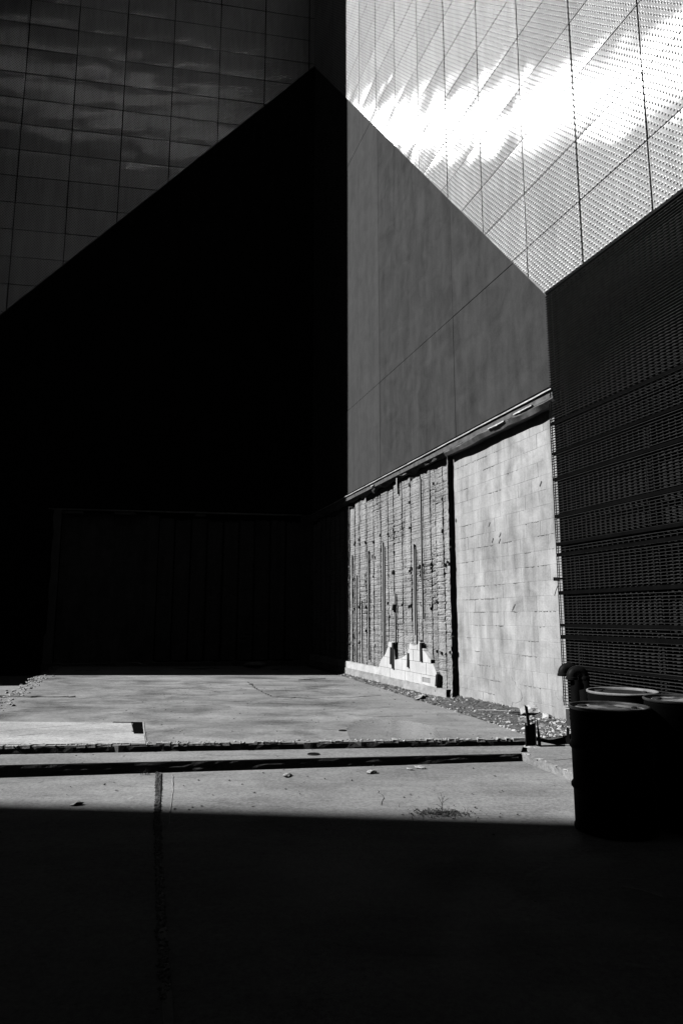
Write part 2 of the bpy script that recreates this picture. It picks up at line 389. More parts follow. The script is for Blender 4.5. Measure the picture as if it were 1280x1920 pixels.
# ------------------------------------------------------------------ pale block wall
def block_wall(F, root, u0, u1, z0, z1, o, seed, mblock, lw=.335, lh=.2035):
    rnd = random.Random(seed)
    nrow = int((z1 - z0) / lh) + 1
    for r in range(nrow):
        zb = z0 + r * lh; off = (r % 2) * lw / 2; u = u0 - off
        while u < u1:
            a, b = max(u, u0), min(u + lw, u1); zt = min(zb + lh, z1)
            if b - a > .03 and zt - zb > .02:
                g = rnd.choice([.0003, .0003, .0006, .0018]); gh = rnd.choice([.0003, .0003, .0006, .002]); d = o + rnd.uniform(-.0010, .0012); t1, t2 = rnd.uniform(-.0008, .0008), rnd.uniform(-.0008, .0008)
                bv = rnd.choice([.001, .002, .003, .005])
                A = [(a + g, zb + gh), (b - g, zb + gh), (b - g, zt - gh), (a + g, zt - gh)]
                Bv = [(a + g + bv, zb + gh + bv), (b - g - bv, zb + gh + bv), (b - g - bv, zt - gh - bv), (a + g + bv, zt - gh - bv)]
                vs = [W(F, x, o - .08, y) for x, y in A] + [W(F, x, d - .0018, y) for x, y in A] + [W(F, x, d + t1 * (1 if q in (1, 2) else -1) + t2 * (1 if q > 1 else -1), y) for q, (x, y) in enumerate(Bv)]
                fs = [(8, 9, 10, 11)] + [(4 + q, 4 + (q + 1) % 4, 8 + (q + 1) % 4, 8 + q) for q in range(4)] + [(q, (q + 1) % 4, 4 + (q + 1) % 4, 4 + q) for q in range(4)]
                mesh('block', vs, fs, mblock, root)
            u += lw
    mb = MB(); wbox(mb, F, u0 - .02, u1, o - .3, o - .0022, z0 - .15, z1 + .05); mb.build('joint_mortar', M['joint'], root)
bw = thing('block_wall', 'pale skim coated concrete block wall between the dark gap and the louvre screen', 'wall', loc=W(FR, 10, -.12, 0))
block_wall(FR, bw, 8.56, 11.56, -.02, 4.34, -.12, 5, M['block'])
# ridges of squeezed mortar left on some joints
mb = MB(); rnd = random.Random(21)
for k in range(46):
    r = rnd.randrange(2, 21); z = -.02 + r * .2035; u = rnd.uniform(8.7, 11.3); L = rnd.uniform(.08, .5); n = max(3, int(L / .035))
    for i in range(n):
        if rnd.random() < .3: continue
        a = u + L * i / n; zz = z + rnd.uniform(-.005, .004); h = rnd.uniform(.003, .008)
        wbox(mb, FR, a, a + L / n * .8, -.125, -.1205 + rnd.uniform(.003, .008), zz - h, zz)
for (u, z) in ((10.30, 1.62), (10.33, 1.65), (9.72, 2.92), (10.02, 2.72), (11.1, 3.3), (9.8, 2.66), (10.0, 2.63)):
    for k in range(5): wbox(mb, FR, u + k * .01, u + k * .01 + .012, -.125, -.112, z + k * .012, z + k * .012 + .02)
tag(mb.build('mortar_ridges', M['rubble'], bw), kind='stuff')
# peeled pale patches at the foot
def blob(cu, cz, ru, rz, n, seed, rough=.25):
    rn = random.Random(seed); out = []
    for k in range(n):
        a = 2 * math.pi * k / n; q = 1 + rn.uniform(-rough, rough); out.append((cu + ru * q * math.cos(a), cz + rz * q * math.sin(a)))
    return out
for k, (cu, cz, ru, rz) in enumerate(((10.1, .47, .3, .2), (9.45, .2, .5, .10), (8.85, .16, .2, .1), (11.35, .35, .18, .16))):
    vs, fs = prism(FR, blob(cu, cz, ru, rz, 30, k), -.121, -.1165 + .0004 * k); mesh('peeled_patch', vs, fs, M['plinth'], bw)

# ------------------------------------------------------------------ stripped mortar wall with grooves
def mortar_wall(F, root, grooves, z0, z1, o, seed, gw=.072, st=.022, mat=None):
    rnd = random.Random(seed)
    for i in range(len(grooves) - 1):
        a, b = grooves[i] + (gw - .0042 * grooves[i]) / 2, grooves[i + 1] - (gw - .0042 * grooves[i + 1]) / 2
        if b - a < .04: continue
        nu = max(3, int((b - a) / st)); top = z1 + rnd.uniform(-.07, .03); nv = int((top - z0) / st)
        lam = rnd.uniform(.105, .135); vs = []; fs = []; bands = rnd.uniform(0, 9)
        rib = [rnd.random() < .12 for _ in range(nu + 1)]
        for v in range(nv + 1):
            z = z0 + (top - z0) * v / nv
            for h in range(nu + 1):
                u = a + (b - a) * h / nu + (.010 * nz(z * 1.7, i * 5, seed) if 0 < h < nu else .012 * nz(z * 1.4, i * 3 + (h > 0), seed) + .006 * nz(z * 13, i * 3 + (h > 0), seed))
                d = .008 * nz(u * 5, z * 3, seed) + .008 * nz(u * 24, z * 7, seed + 4) + .010 * nz(u * 40, z * 34, seed + 8)
                big_ = nz(u * .8, z * 1.1, seed + 31); zz = (z + .01 * nz(u * 6, z, 3)) / lam + bands
                if abs(zz - round(zz)) < .09: d -= .004 if big_ < .2 else .009
                if rib[h]: d += .012
                big = nz(u * .8, z * 1.1, seed + 31)
                if big > .25: d *= 1.5
                if v == nv: z_ = z + .05 * nz(u * 9, 7, seed)
                else: z_ = z
                vs.append(W(F, u, o + d, z_))
        W1 = nu + 1
        for v in range(nv):
            for h in range(nu):
                q = v * W1 + h; fs.append((q, q + 1, q + W1 + 1, q + W1))
        base = len(vs)     # side and top returns
        ring = [v * W1 for v in range(nv, -1, -1)] + [v * W1 + nu for v in range(nv + 1)] + [nv * W1 + h for h in range(nu - 1, 0, -1)]
        for q in ring:
            p = vs[q]; n_ = F[1]; vs.append((p[0] - n_[0] * .14, p[1] - n_[1] * .14, p[2]))
        for k in range(len(ring)):
            k2 = (k + 1) % len(ring); fs.append((ring[k], base + k, base + k2, ring[k2]))
        mesh('mortar_strip', vs, fs, mat or M['mortar'], root)
    mb = MB(); wbox(mb, F, grooves[0], grooves[-1], o - .32, o - .125, z0 - .3, z1 + .14); mb.build('backing_wall', M['rust_and_groove_shade'], root)  # near-black backing colour stands in for the shadow inside the grooves
GR = [x + .05 for x in [0.02, .42, .86, 1.3, 1.72, 2.15, 2.55, 2.95, 3.33, 3.69, 4.02, 4.49, 4.94, 5.37, 5.78, 6.09, 6.53, 6.955, 7.41, 7.83, 8.04, 8.33, 8.50]]; GR[-1] = 8.60
mw = thing('mortar_wall', 'stripped wall of rough mortar strips and dark grooves left of the pale block wall', 'wall', loc=W(FR, 6, 0, 0))
mortar_wall(FR, mw, GR, .32, 4.20, -.02, 11)
# metal studs and lath wires left in the mortar
rnd = random.Random(31)
for u, zb, zt, w in ((4.72, .6, 3.0, .04), (5.6, .7, 3.1, .035), (5.70, .6, 3.0, .02), (6.25, .7, 2.0, .03), (7.18, 1.2, 2.9, .04), (7.27, .9, 2.8, .015), (3.6, .5, 3.0, .05), (3.95, .5, 2.5, .02), (4.3, .5, 1.9, .02), (6.42, 4.0, 4.33, .05), (7.55, 1.5, 4.1, .018)):
    mb = MB(); n = 8
    for k in range(n):
        za, zc = zb + (zt - zb) * k / n, zb + (zt - zb) * (k + 1) / n; j0, j1 = .012 * nz(u * 7, za), .012 * nz(u * 7, zc)
        hexa(mb, [W(FR, u + j0, .0, za), W(FR, u + w + j0, .0, za), W(FR, u + w + j0, .03, za), W(FR, u + j0, .03, za), W(FR, u + j1, .0, zc), W(FR, u + w + j1, .0, zc), W(FR, u + w + j1, .03, zc), W(FR, u + j1, .03, zc)])
    mb.build('stud_strip', M['plinth'], mw)
def tube(mb, pts, r, n=6, cap=True):
    pts = [Vector(p) for p in pts]; rings = []; x = None
    for i, p in enumerate(pts):
        d = (pts[min(i + 1, len(pts) - 1)] - pts[max(i - 1, 0)]).normalized()
        if x is None: x = d.cross(Vector((0, 0, 1)) if abs(d.z) < .9 else Vector((1, 0, 0))).normalized()
        else: x = (x - d * x.dot(d)).normalized()
        y = d.cross(x).normalized(); rr = r[i] if isinstance(r, (list, tuple)) else r
        rings.append([p + (x * math.cos(2 * math.pi * k / n) + y * math.sin(2 * math.pi * k / n)) * rr for k in range(n)])
    vs = [v for ring in rings for v in ring]
    fs = [(i * n + k, i * n + (k + 1) % n, (i + 1) * n + (k + 1) % n, (i + 1) * n + k) for i in range(len(pts) - 1) for k in range(n)]
    if cap: fs += [tuple(range(n))[::-1], tuple((len(pts) - 1) * n + k for k in range(n))]
    mb.add(vs, fs)
mb = MB()
for k in range(30):
    z = .56 + k * .122 + rnd.uniform(-.015, .015)
    pts = []; u = rnd.choice([.3, 3.4, 3.4, 4.4]); ue = rnd.choice([6.4, 8.5, 8.5, 7.9])
    nn = int((ue - u) / .22)
    for q in range(nn + 1):
        uu = u + (ue - u) * q / nn; pts.append(W(FR, uu, .024 + .008 * nz(uu * 3, z * 7), z + .010 * nz(uu * 1.3, k * 3)))
    tube(mb, pts, .0035, 4)
tag(mb.build('lath_wires', M['rust_and_groove_shade'], mw), kind='stuff')
mb = MB(); rnd = random.Random(61)
mbc = MB()
for k in range(90):
    u = rnd.choice(GR[8:]) + rnd.gauss(0, .05); z = rnd.choice([3.25, 2.45, 2.4, 1.75, .95, rnd.uniform(.6, 4.1), rnd.uniform(.6, 4.1)]) + rnd.gauss(0, .04)
    rn = random.Random(k); p = W(FR, u, .005, z); vs_ = []
    for q in range(8):
        sx, sy, sz = (1 if q & 1 else -1), (1 if q & 2 else -1), (1 if q & 4 else -1); rr = rnd.uniform(.010, .034)
        vs_.append(W(FR, u + sx * rr * rn.uniform(.5, 1), .0 + sy * .022 * rn.uniform(.4, 1), z + sz * rr * rn.uniform(.6, 1.5)))
    (mb if k % 2 else mbc).add(vs_, [(0, 2, 3, 1), (4, 5, 7, 6), (0, 1, 5, 4), (1, 3, 7, 5), (3, 2, 6, 7), (2, 0, 4, 6)])
tag(mb.build('mortar_knots', M['rust_and_groove_shade'], mw), kind='stuff'); tag(mbc.build('mortar_knots', M['plinth'], mw), kind='stuff')
# plastered plinth and the white painted blocks showing above it
pl = thing('wall_plinth', 'whitish plaster plinth with exposed white blocks below the mortar wall', 'plinth', loc=W(FR, 6, 0, 0))
def rough_face(F, u0, u1, z0, z1, o, amp, m, name, parent, st=.045, seed=0, depth=.1, topj=.02):
    nu, nv = int((u1 - u0) / st), max(2, int((z1 - z0) / st)); vs = []; fs = []
    for v in range(nv + 1):
        for h in range(nu + 1):
            u = u0 + (u1 - u0) * h / nu; z = z0 + (z1 - z0) * v / nv
            d = amp * (nz(u * 3, z * 5, seed) + .6 * nz(u * 11, z * 13, seed + 2)) + (amp * 1.0 * nz(u * 7, 0, seed) if v == 0 else 0)
            if v == nv: z += topj * nz(u * 4, 1, seed)
            vs.append(W(F, u, o + d, z))
    W1 = nu + 1
    for v in range(nv):
        for h in range(nu):
            q = v * W1 + h; fs.append((q, q + 1, q + W1 + 1, q + W1))
    ring = [v * W1 for v in range(nv, -1, -1)] + [h for h in range(1, nu + 1)] + [v * W1 + nu for v in range(1, nv + 1)] + [nv * W1 + h for h in range(nu - 1, 0, -1)]
    base = len(vs)
    for q in ring:
        p = vs[q]; vs.append((p[0] - F[1][0] * depth, p[1] - F[1][1] * depth, p[2]))
    for k in range(len(ring)):
        k2 = (k + 1) % len(ring); fs.append((ring[k], base + k, base + k2, ring[k2]))
    return mesh(name, vs, fs, m, parent)
rough_face(FR, .05, 8.52, .0, .34, .075, .016, M['plinth'], 'plaster_base', pl, seed=3)
rough_face(FR, .05, 6.05, .34, .485, .058, .010, M['white'], 'plaster_band', pl, seed=6)
white_poly = [(5.40, .45), (5.45, .56), (5.63, .70), (5.80, .78), (5.95, .95), (5.99, 1.03), (6.27, 1.04), (6.30, .70), (6.5, .72), (6.67, .76), (6.93, .845), (6.98, .95), (7.05, 1.05), (7.2, 1.0), (7.39, 1.03), (7.48, 1.117), (7.56, 1.0), (7.66, .93), (7.80, .85), (7.915, .80), (8.03, .70), (8.13, .60), (8.19, .36), (8.2, .335), (5.4, .335)]
_w = []
for i in range(len(white_poly)):
    p, q = white_poly[i], white_poly[(i + 1) % len(white_poly)]; n = max(1, int(math.dist(p, q) / .035)) if p[1] > .34 and q[1] > .34 else 1
    for k in range(n):
        t = k / n; j = .018 if n > 1 and k else 0; _w.append((p[0] + (q[0] - p[0]) * t + j * nz(k * 1.7, i * 2.3), p[1] + (q[1] - p[1]) * t + j * nz(k * 1.9, i * 3.3, 4)))
white_poly = _w
rnd = random.Random(8)
rows = [(.335, .52, 6.414, .37), (.52, .73, 6.645, .366), (.73, .935, 6.46, .366), (.935, 1.14, 6.645, .366)]
for ri, (za, zb_, ur, lw) in enumerate(rows):
    k = -4
    while ur + k * lw < 8.3:
        a, b = ur + k * lw, ur + (k + 1) * lw; k += 1
        g = .003
        cell = white_poly[:]
        for (A, B, C) in ((1, 0, -(a + g)), (-1, 0, b - g), (0, 1, -(za + g)), (0, -1, zb_ - g)):
            if len(cell) > 2: cell = clip(cell, A, B, C)
        if len(cell) < 3 or abs(area(cell)) < .002: continue
        if ri == 0 and 7.45 < a < 7.6:      # a knocked out block: only its rims are left
            for q in ((a + g, a + .04, za + g, zb_ - g), (a + .04, b - g, za + g, za + .05), (a + .04, b - g, zb_ - .05, zb_ - g)):
                m2 = MB(); wbox(m2, FR, q[0], q[1], -.02, .055, q[2], q[3]); m2.build('block_remnant', M['white'], pl)
            continue
        vs, fs = prism(FR, cell, -.02, .055 + rnd.uniform(-.002, .003)); mesh('white_block', vs, fs, M['white'], pl)
mb = MB(); wbox(mb, FR, 6.1, 8.17, -.02, .046, .338, .52); wbox(mb, FR, 5.6, 8.0, -.02, .046, .52, .70); mb.build('block_joint', M['joint'], pl)
for (a, b, za, zb_, tl) in ((6.10, 6.16, .60, .93, 0), (6.20, 6.275, .52, 1.03, 0), (6.95, 7.01, .60, .86, .0), (7.535, 7.60, .74, 1.07, -.02), (8.13, 8.19, .36, .56, .02), (6.24, 6.29, 1.66, 1.78, .02)):
    mb = MB(); hexa(mb, [W(FR, a, .0, za), W(FR, b, .0, za), W(FR, b, .085, za), W(FR, a, .085, za), W(FR, a + tl, .0, zb_), W(FR, b + tl, .0, zb_), W(FR, b + tl, .075, zb_), W(FR, a + tl, .075, zb_)])
    mb.build('steel_stub', M['rust_and_groove_shade'], pl)
# broken column edge between the mortar wall and the pale blocks
ce = thing('column_edge', 'ragged concrete column edge dividing the rough mortar from the pale blocks', 'column', loc=W(FR, 8.6, 0, 0))
vs = []; fs = []; n = 120
for i in range(n + 1):
    z = .02 + 4.28 * i / n; j = .018 * nz(z * 3, 2) + .014 * nz(z * 14, 5); lo = .06 * max(0, 1 - z * 1.6)
    vs += [W(FR, 8.56, -.14, z), W(FR, 8.56, -.03 + .02 * nz(z * 9, 1) + lo, z), W(FR, 8.575 + j * .5, -.02 + .022 * nz(z * 17, 3) + lo, z), W(FR, 8.60 + j, -.012 + .012 * nz(z * 12, 9) + lo * .4, z), W(FR, 8.605 + j * .3, -.16, z)]
for i in range(n):
    for q in range(5): fs.append((i * 5 + q, i * 5 + (q + 1) % 5, (i + 1) * 5 + (q + 1) % 5, (i + 1) * 5 + q))
fs += [(0, 1, 2, 3, 4), tuple(n * 5 + q for q in range(5))]
mesh('column', vs, fs, M['mortar'], ce)

# ------------------------------------------------------------------ lower back wall in shade
bl = thing('mortar_wall', 'stripped mortar wall in deep shade at the back of the yard', 'wall', loc=W(FL, 3, 0, 0))
mortar_wall(FL, bl, [.3, .75, 1.2, 1.65, 2.1, 2.55, 3.0, 3.45, 3.9, 4.35], .35, 4.3, -.05, 41, st=.045)
bb = thing('block_wall', 'dim block wall in shade between the narrow pier and the pale door jamb', 'wall', loc=W(FL, 5.5, 0, 0))
block_wall(FL, bb, 4.62, 6.95, .0, 4.36, -.12, 15, M['block'], .335, .2035)
pr = thing('pier', 'narrow rough pier between the two shaded wall fields', 'pier', loc=W(FL, 4.5, 0, 0))
strip(FL, 4.36, 4.62, [(-.2, .0), (.02, .0), (.02, 4.36), (-.2, 4.36)], 4, M['mortar'], 'shaft', pr, .01, 5)
jb = thing('door_jamb', 'pale chipped plaster jamb at the left end of the shaded wall', 'jamb', loc=W(FL, 7.1, 0, 0))
vs = []; fs = []; n = 60
for i in range(n + 1):
    z = .10 + 4.36 * i / n; j = .03 * nz(z * 2, 7) + .02 * nz(z * 9, 4) + (.05 if z < 1.1 else 0)
    vs += [W(FL, 6.98, -.15, z), W(FL, 6.98, .06, z), W(FL, 7.14 + j, .06, z), W(FL, 7.14 + j, -.15, z)]
for i in range(n):
    for q in range(4): fs.append((i * 4 + q, (i + 1) * 4 + q, (i + 1) * 4 + (q + 1) % 4, i * 4 + (q + 1) % 4))
fs += [(0, 1, 2, 3), tuple(n * 4 + q for q in range(4))]
mesh('plaster', vs, fs, M['white'], jb)
lw_ = thing('side_wall', 'black lower wall left of the pale jamb', 'wall', loc=W(FL, 9, 0, 0))
mb = MB(); wbox(mb, FL, 7.22, 12.5, -.3, .0, -.05, 4.56); mb.build('wall_face', M['stucco'], lw_)
rl = thing('steel_rail', 'thin steel rail over the shaded wall opening at the back', 'rail', loc=W(FL, 4, 0, 4.5))
strip(FL, .3, 7.3, [(-.1, 4.47), (.03, 4.47), (.03, 4.50), (-.1, 4.50)], 40, M['steel_lip'], 'rail', rl, .004, 8)
mb = MB(); wbox(mb, FL, .1, 7.3, -.3, -.14, 4.3, 4.47); mb.build('lintel', M['stucco'], rl)
for (a, b, s) in ((5.0, 5.55, 'pale flat bracket fixed under the rail near the middle'), (6.4, 6.95, 'pale flat bracket fixed under the rail by the jamb'), (3.05, 3.35, 'small pale bracket under the rail above the mortar wall')):
    mb = MB(); wbox(mb, FL, a, b, -.10, .05, 4.385, 4.43); mb.build('bracket', M['white'], rl)
cb = thing('back_kerb', 'low broken kerb at the foot of the shaded back wall', 'kerb', loc=W(FL, 4, 0, 0))
rough_face(FL, .1, 7.2, .0, .30, .12, .03, M['plinth'], 'kerb_face', cb, st=.08, seed=12, depth=.35, topj=.05)
mb = MB(); wbox(mb, FL, -.05, .32, -.2, .01, 0, 4.5); mb.build('corner_fill', M['mortar'], bl)

# ------------------------------------------------------------------ louvre screen
sc = thing('louvre_screen', 'tall screen of thin black horizontal slats right of the pale block wall', 'screen', loc=W(FR, 13, 0, 0))
US0, US1 = 11.645, 15.6
rnd = random.Random(4)
P = .0342; nsl = int((5.82 - .44) / P)
slat_me = None
for k in range(nsl):
    z = .44 + P * k
    if slat_me is None:
        m2 = MB(); wbox(m2, FR, US0, US1, .024, .046, .44, .4455); o = m2.build('slat', M['slat'], sc); slat_me = o.data
    else:
        o = link('slat', slat_me, sc)
    dz = rnd.uniform(-.0012, .0012)
    lo = -.012 if z > 4.52 else (rnd.uniform(-.035, -.01) if z > .5 else 0)
    o.location = (FR[0][0] * (lo if z < 4.5 else 0) , FR[0][1] * (lo if z < 4.5 else 0), P * k + dz)
# rods welded through the slats, and the second grille behind
mb = MB(); mb_up = MB(); u = US0 + .012; k = 0
while u < US1 - .05:
    m2 = MB(); wbox(m2, FR, u, u + .017, -.030, .002, .43, 5.82); m2.build('rod', M['slatb'], sc)
    u += .0855
for k in range(nsl):
    z = .44 + P * (k + .52)
    wbox(mb if z < 3.55 else mb_up, FR, US0 + .04, US1 - .05, -.115, -.095, z - .010, z + .010)
tag(mb.build('rear_grille', M['slatm'], sc), kind='stuff'); tag(mb_up.build('rear_grille', M['slatb'], sc), kind='stuff')  # lower bars coloured lighter, standing in for sunlight passing the slats
for u, w, zt in ((11.87, .075, 5.8), (13.16, .085, 3.6), (14.45, .085, 5.8)):
    mb = MB(); wbox(mb, FR, u, u + w, -.092, -.016, .4, zt); mb.build('post', M['slatb'], sc)
for z, h in ((4.02, .045), (3.28, .05), (2.80, .055), (2.44, .055), (2.31, .05), (1.83, .06), (1.43, .05), (1.29, .06), (.94, .04), (3.62, .04)):
    mb = MB(); wbox(mb, FR, US0 - .01, US1, .0, .050, z - h * .38, z + h * .38); mb.build('beam', M['dark'], sc)
for u in (US0 + .0, US0 + .035):
    mb = MB(); wbox(mb, FR, u - .012, u - .004, .047, .056, .46, 4.3 if u == US0 else 4.44); mb.build('edge_bar', M['iron'], sc)
mb = MB(); wbox(mb, FR, US0 + .03, 17, -.6, -.35, 0, 5.9); wbox(mb, FR, 11.575, 11.60, -.6, -.10, .3, 4.3); wbox(mb, FR, US0 + .005, US0 + .03, -.6, -.115, 4.5, 5.84); mb.build('rear_wall', M['dark'], sc)
mb = MB(); wbox(mb, FR, US0 - .07, US0 + .03, .0, .05, 1.995, 2.02); wbox(mb, FR, US0 - .09, US0 - .07, -.01, .06, 1.985, 2.03)
tube(mb, [W(FR, US0 - .01, .05, 1.93), W(FR, US0 - .035, .07, 1.86), W(FR, US0 - .08, .06, 1.80)], .005, 5); mb.build('bolt', M['iron'], sc)
ck = thing('screen_kerb', 'grey concrete kerb carrying the louvre screen', 'kerb', loc=W(FR, 13, 0, 0))
rough_face(FR, 11.67, 17.0, .0, .425, .055, .006, M['stucco'], 'kerb_face', ck, st=.1, seed=17, depth=.5, topj=.004)

# ------------------------------------------------------------------ ground, slab, steps and walk
def zs(X): return .163 - .0088 * X
def ztr(X): return .094 - .0072 * X
def groundz(x, y): return .0
def flat(name, poly, z, m, parent=None, th=None, **k):
    """a polygon in plan with its own height function, with skirts going down"""
    if area(poly) < 0: poly = poly[::-1]
    n = len(poly); f = z if callable(z) else (lambda X: z)
    vs = [(x, y, f(x)) for x, y in poly]; fs = [tuple(range(n))]
    if th is not None:
        vs += [(x, y, th) for x, y in poly]; fs += [(i, i + n, (i + 1) % n + n, (i + 1) % n) for i in range(n)]
    return mesh(name, vs, fs, m, parent)
# the yard: one big sheet (fine near the camera, so that it can be slightly uneven)
gv = []; gf = []; xs = [-120, -60, -30, -14] + [-10 + .5 * i for i in range(41)] + [14, 30, 60, 120]; ys = [-120, -60, -30, -12] + [-6 + .5 * i for i in range(53)] + [26, 40, 70, 120]
for y in ys:
    for x in xs: gv.append((x, y, .006 * nz(x * .6, y * .6, 2) if -6 < y < 6.5 and abs(x) < 9 else 0))
for j in range(len(ys) - 1):
    for i in range(len(xs) - 1): q = j * len(xs) + i; gf.append((q, q + 1, q + len(xs) + 1, q + len(xs)))
tag(mesh('ground', gv, gf, M['yard'], smooth=True), kind='structure')
def jag(p, q, step, amp, seed):
    n = max(1, int(math.dist(p, q) / step)); out = []
    nx, ny = -(q[1] - p[1]), q[0] - p[0]; L = math.hypot(nx, ny)
    for i in range(n):
        t = i / n; a = amp * (nz(t * n * .35, seed) + .6 * nz(t * n * 1.1, seed + 3)) if i else 0
        out.append((p[0] + (q[0] - p[0]) * t + nx / L * a, p[1] + (q[1] - p[1]) * t + ny / L * a))
    return out
# upper slab
FE0, FE1 = (-4.25, 7.215), (2.17, 8.035)
def fe(x): return FE0[1] + (x - FE0[0]) * (FE1[1] - FE0[1]) / (FE1[0] - FE0[0])
left0, left1 = (-4.25, 7.215), (-8.2, 20.3)
slab_poly = jag(FE0, FE1, .07, .03, 1) + [FE1, (2.19, 8.5)] + jag((2.19, 8.5), (.17, 15.6), .12, .04, 2) + [(.17, 15.6), (-.9, 19.8), (-8.2, 19.2)] + jag((-7.9, 19.2), FE0, .12, .10, 5)
tag(flat('slab', slab_poly, zs, M['slab'], th=-.02), kind='structure')
# dark face of the upper riser, set a little behind the chipped lip
def riser(name, p, q, z0, zf, m, seed, amp=.02, o=.012, n=90):
    vs = []; fs = []; nx, ny = (q[1] - p[1]), -(q[0] - p[0]); L = math.hypot(nx, ny); nx /= L; ny /= L
    for i in range(n + 1):
        t = i / n; x, y = p[0] + (q[0] - p[0]) * t, p[1] + (q[1] - p[1]) * t
        for k in range(5):
            w = k / 4; a = o + amp * nz(x * 3, w * 3, seed) + amp * .5 * nz(x * 14, w * 5, seed); vs.append((x + nx * a, y + ny * a, z0 + (zf(x) - z0) * w))
        vs.append((x - nx * .08, y - ny * .08, zf(x)))
    for i in range(n):
        for k in range(5): q_ = i * 6 + k; fs.append((q_, q_ + 6, q_ + 7, q_ + 1))
    return mesh(name, vs, fs, m)
tag(riser('slab_edge', FE0, (2.15, 8.03), .0, lambda x: zs(x) - .014, M['riser'], 3, .014, .008), kind='structure')
# chipped brick-like crumbs along the lip of the slab
mb = MB(); rnd = random.Random(77); x = -3.8
def rock(mb, c, r, sq=(1, 1, .6), seed=0, sub=0):
    rn = random.Random(seed); t = (1 + 5 ** .5) / 2
    base = [(-1, t, 0), (1, t, 0), (-1, -t, 0), (1, -t, 0), (0, -1, t), (0, 1, t), (0, -1, -t), (0, 1, -t), (t, 0, -1), (t, 0, 1), (-t, 0, -1), (-t, 0, 1)]
    F = [(0, 11, 5), (0, 5, 1), (0, 1, 7), (0, 7, 10), (0, 10, 11), (1, 5, 9), (5, 11, 4), (11, 10, 2), (10, 7, 6), (7, 1, 8), (3, 9, 4), (3, 4, 2), (3, 2, 6), (3, 6, 8), (3, 8, 9), (4, 9, 5), (2, 4, 11), (6, 2, 10), (8, 6, 7), (9, 8, 1)]
    a = rn.uniform(0, 6.28); ca, sa = math.cos(a), math.sin(a); vs = []
    for p in base:
        q = r / 1.9 * rn.uniform(.65, 1.25); X, Y, Z = p[0] * q * sq[0], p[1] * q * sq[1], p[2] * q * sq[2]
        vs.append((c[0] + X * ca - Y * sa, c[1] + X * sa + Y * ca, c[2] + Z))
    mb.add(vs, F)
while x < 2.1:
    w = rnd.uniform(.04, .16); y = fe(x); z = zs(x)
    if rnd.random() < .7:
        d = rnd.uniform(.06, .13); h = rnd.uniform(.006, .018); y0 = y - rnd.uniform(.0, .02)
        hexa(mb, [(x, y0, z - .02), (x + w, y0 + w * .128, z - .02), (x + w, y0 + d, z - .02), (x, y0 + d, z - .02), (x + .004, y0 + .004, z + h), (x + w - .006, y0 + .006 + w * .128, z + h * rnd.uniform(.5, 1)), (x + w - .006, y0 + d, z + h * .8), (x + .004, y0 + d - .01, z + h * rnd.uniform(.6, 1))])
    for k in range(5): rock(mb, (x + rnd.uniform(0, w), y + rnd.uniform(0, .13), z + .004), rnd.uniform(.006, .022), seed=rnd.random())
    x += w + rnd.choice([.004, .01, .05, .03])
tag(mb.build('crumbled_edge', M['chips']), 'crumbled pale rim of broken brick along the slab front', 'rubble', kind='stuff')
# the tread between the two risers
def fe2(x): return 6.79 + (x + 3.35) * .1445
tread = [(-5.2, fe2(-5.2))] + jag((-5.2, fe2(-5.2)), (1.92, fe2(1.92)), .09, .004, 9)[1:] + [(1.92, fe2(1.92)), (2.12, 8.15), (-4.6, 7.32), (-5.4, 7.2)]
tag(flat('step', tread, ztr, M['walk'], th=-.02), kind='structure')
tag(riser('step_edge', (-5.2, fe2(-5.2)), (1.90, fe2(1.90)), .0, lambda x: ztr(x) - .006, M['riser'], 13, .008, .004), kind='structure')
# side walk with its kerb
wk = [(1.93, 7.60), (2.02, 7.25), (2.13, 6.85), (2.30, 6.2), (2.52, 5.2), (2.9, 3.4), (3.4, 1.5), (6.5, 1.5), (4.6, 5.0), (2.75, 8.62), (2.19, 8.5), (2.12, 8.1)]
def zw(X): return .078 if X < 2.7 else .078
kerb_in = [(1.93, 7.60), (2.02, 7.25), (2.13, 6.85), (2.30, 6.2), (2.52, 5.2), (2.9, 3.4), (3.4, 1.5)]
kerb_out = [(x + .13, y + .05) for x, y in kerb_in]
tag(flat('kerb', kerb_in + kerb_out[::-1], .080, M['walk'], th=-.02), kind='structure')
tag(flat('sidewalk', kerb_out + [(6.5, 1.5), (4.6, 5.0), (2.85, 8.75), (2.30, 8.55), (2.13, 8.2)], .075, M['walk'], th=-.02), kind='structure')
for k, (a, b) in enumerate((((2.06, 7.18), (3.3, 7.62)), ((2.3, 6.3), (3.7, 6.7)))):
    mb = MB(); tube(mb, [(a[0] + (b[0] - a[0]) * t / 8, a[1] + (b[1] - a[1]) * t / 8 + .01 * nz(t * 2, k), .0755) for t in range(9)], .0035, 4)
    tag(mb.build('pavement_crack', M['riser']), kind='structure')
# kerb paint chips
mb = MB(); rnd = random.Random(5)
for k in range(26):
    t = rnd.random() ** 1.3; i = min(int(t * 4), 3); a, b = kerb_in[i], kerb_in[i + 1]; w = rnd.random()
    rock(mb, (a[0] + (b[0] - a[0]) * w + rnd.uniform(0, .05), a[1] + (b[1] - a[1]) * w, .081), rnd.uniform(.008, .03), (1.6, .7, .15), seed=k)
tag(mb.build('plaster_chips', M['chalk']), 'scattered white chips on the edge of the walkway kerb', 'chips', kind='stuff')

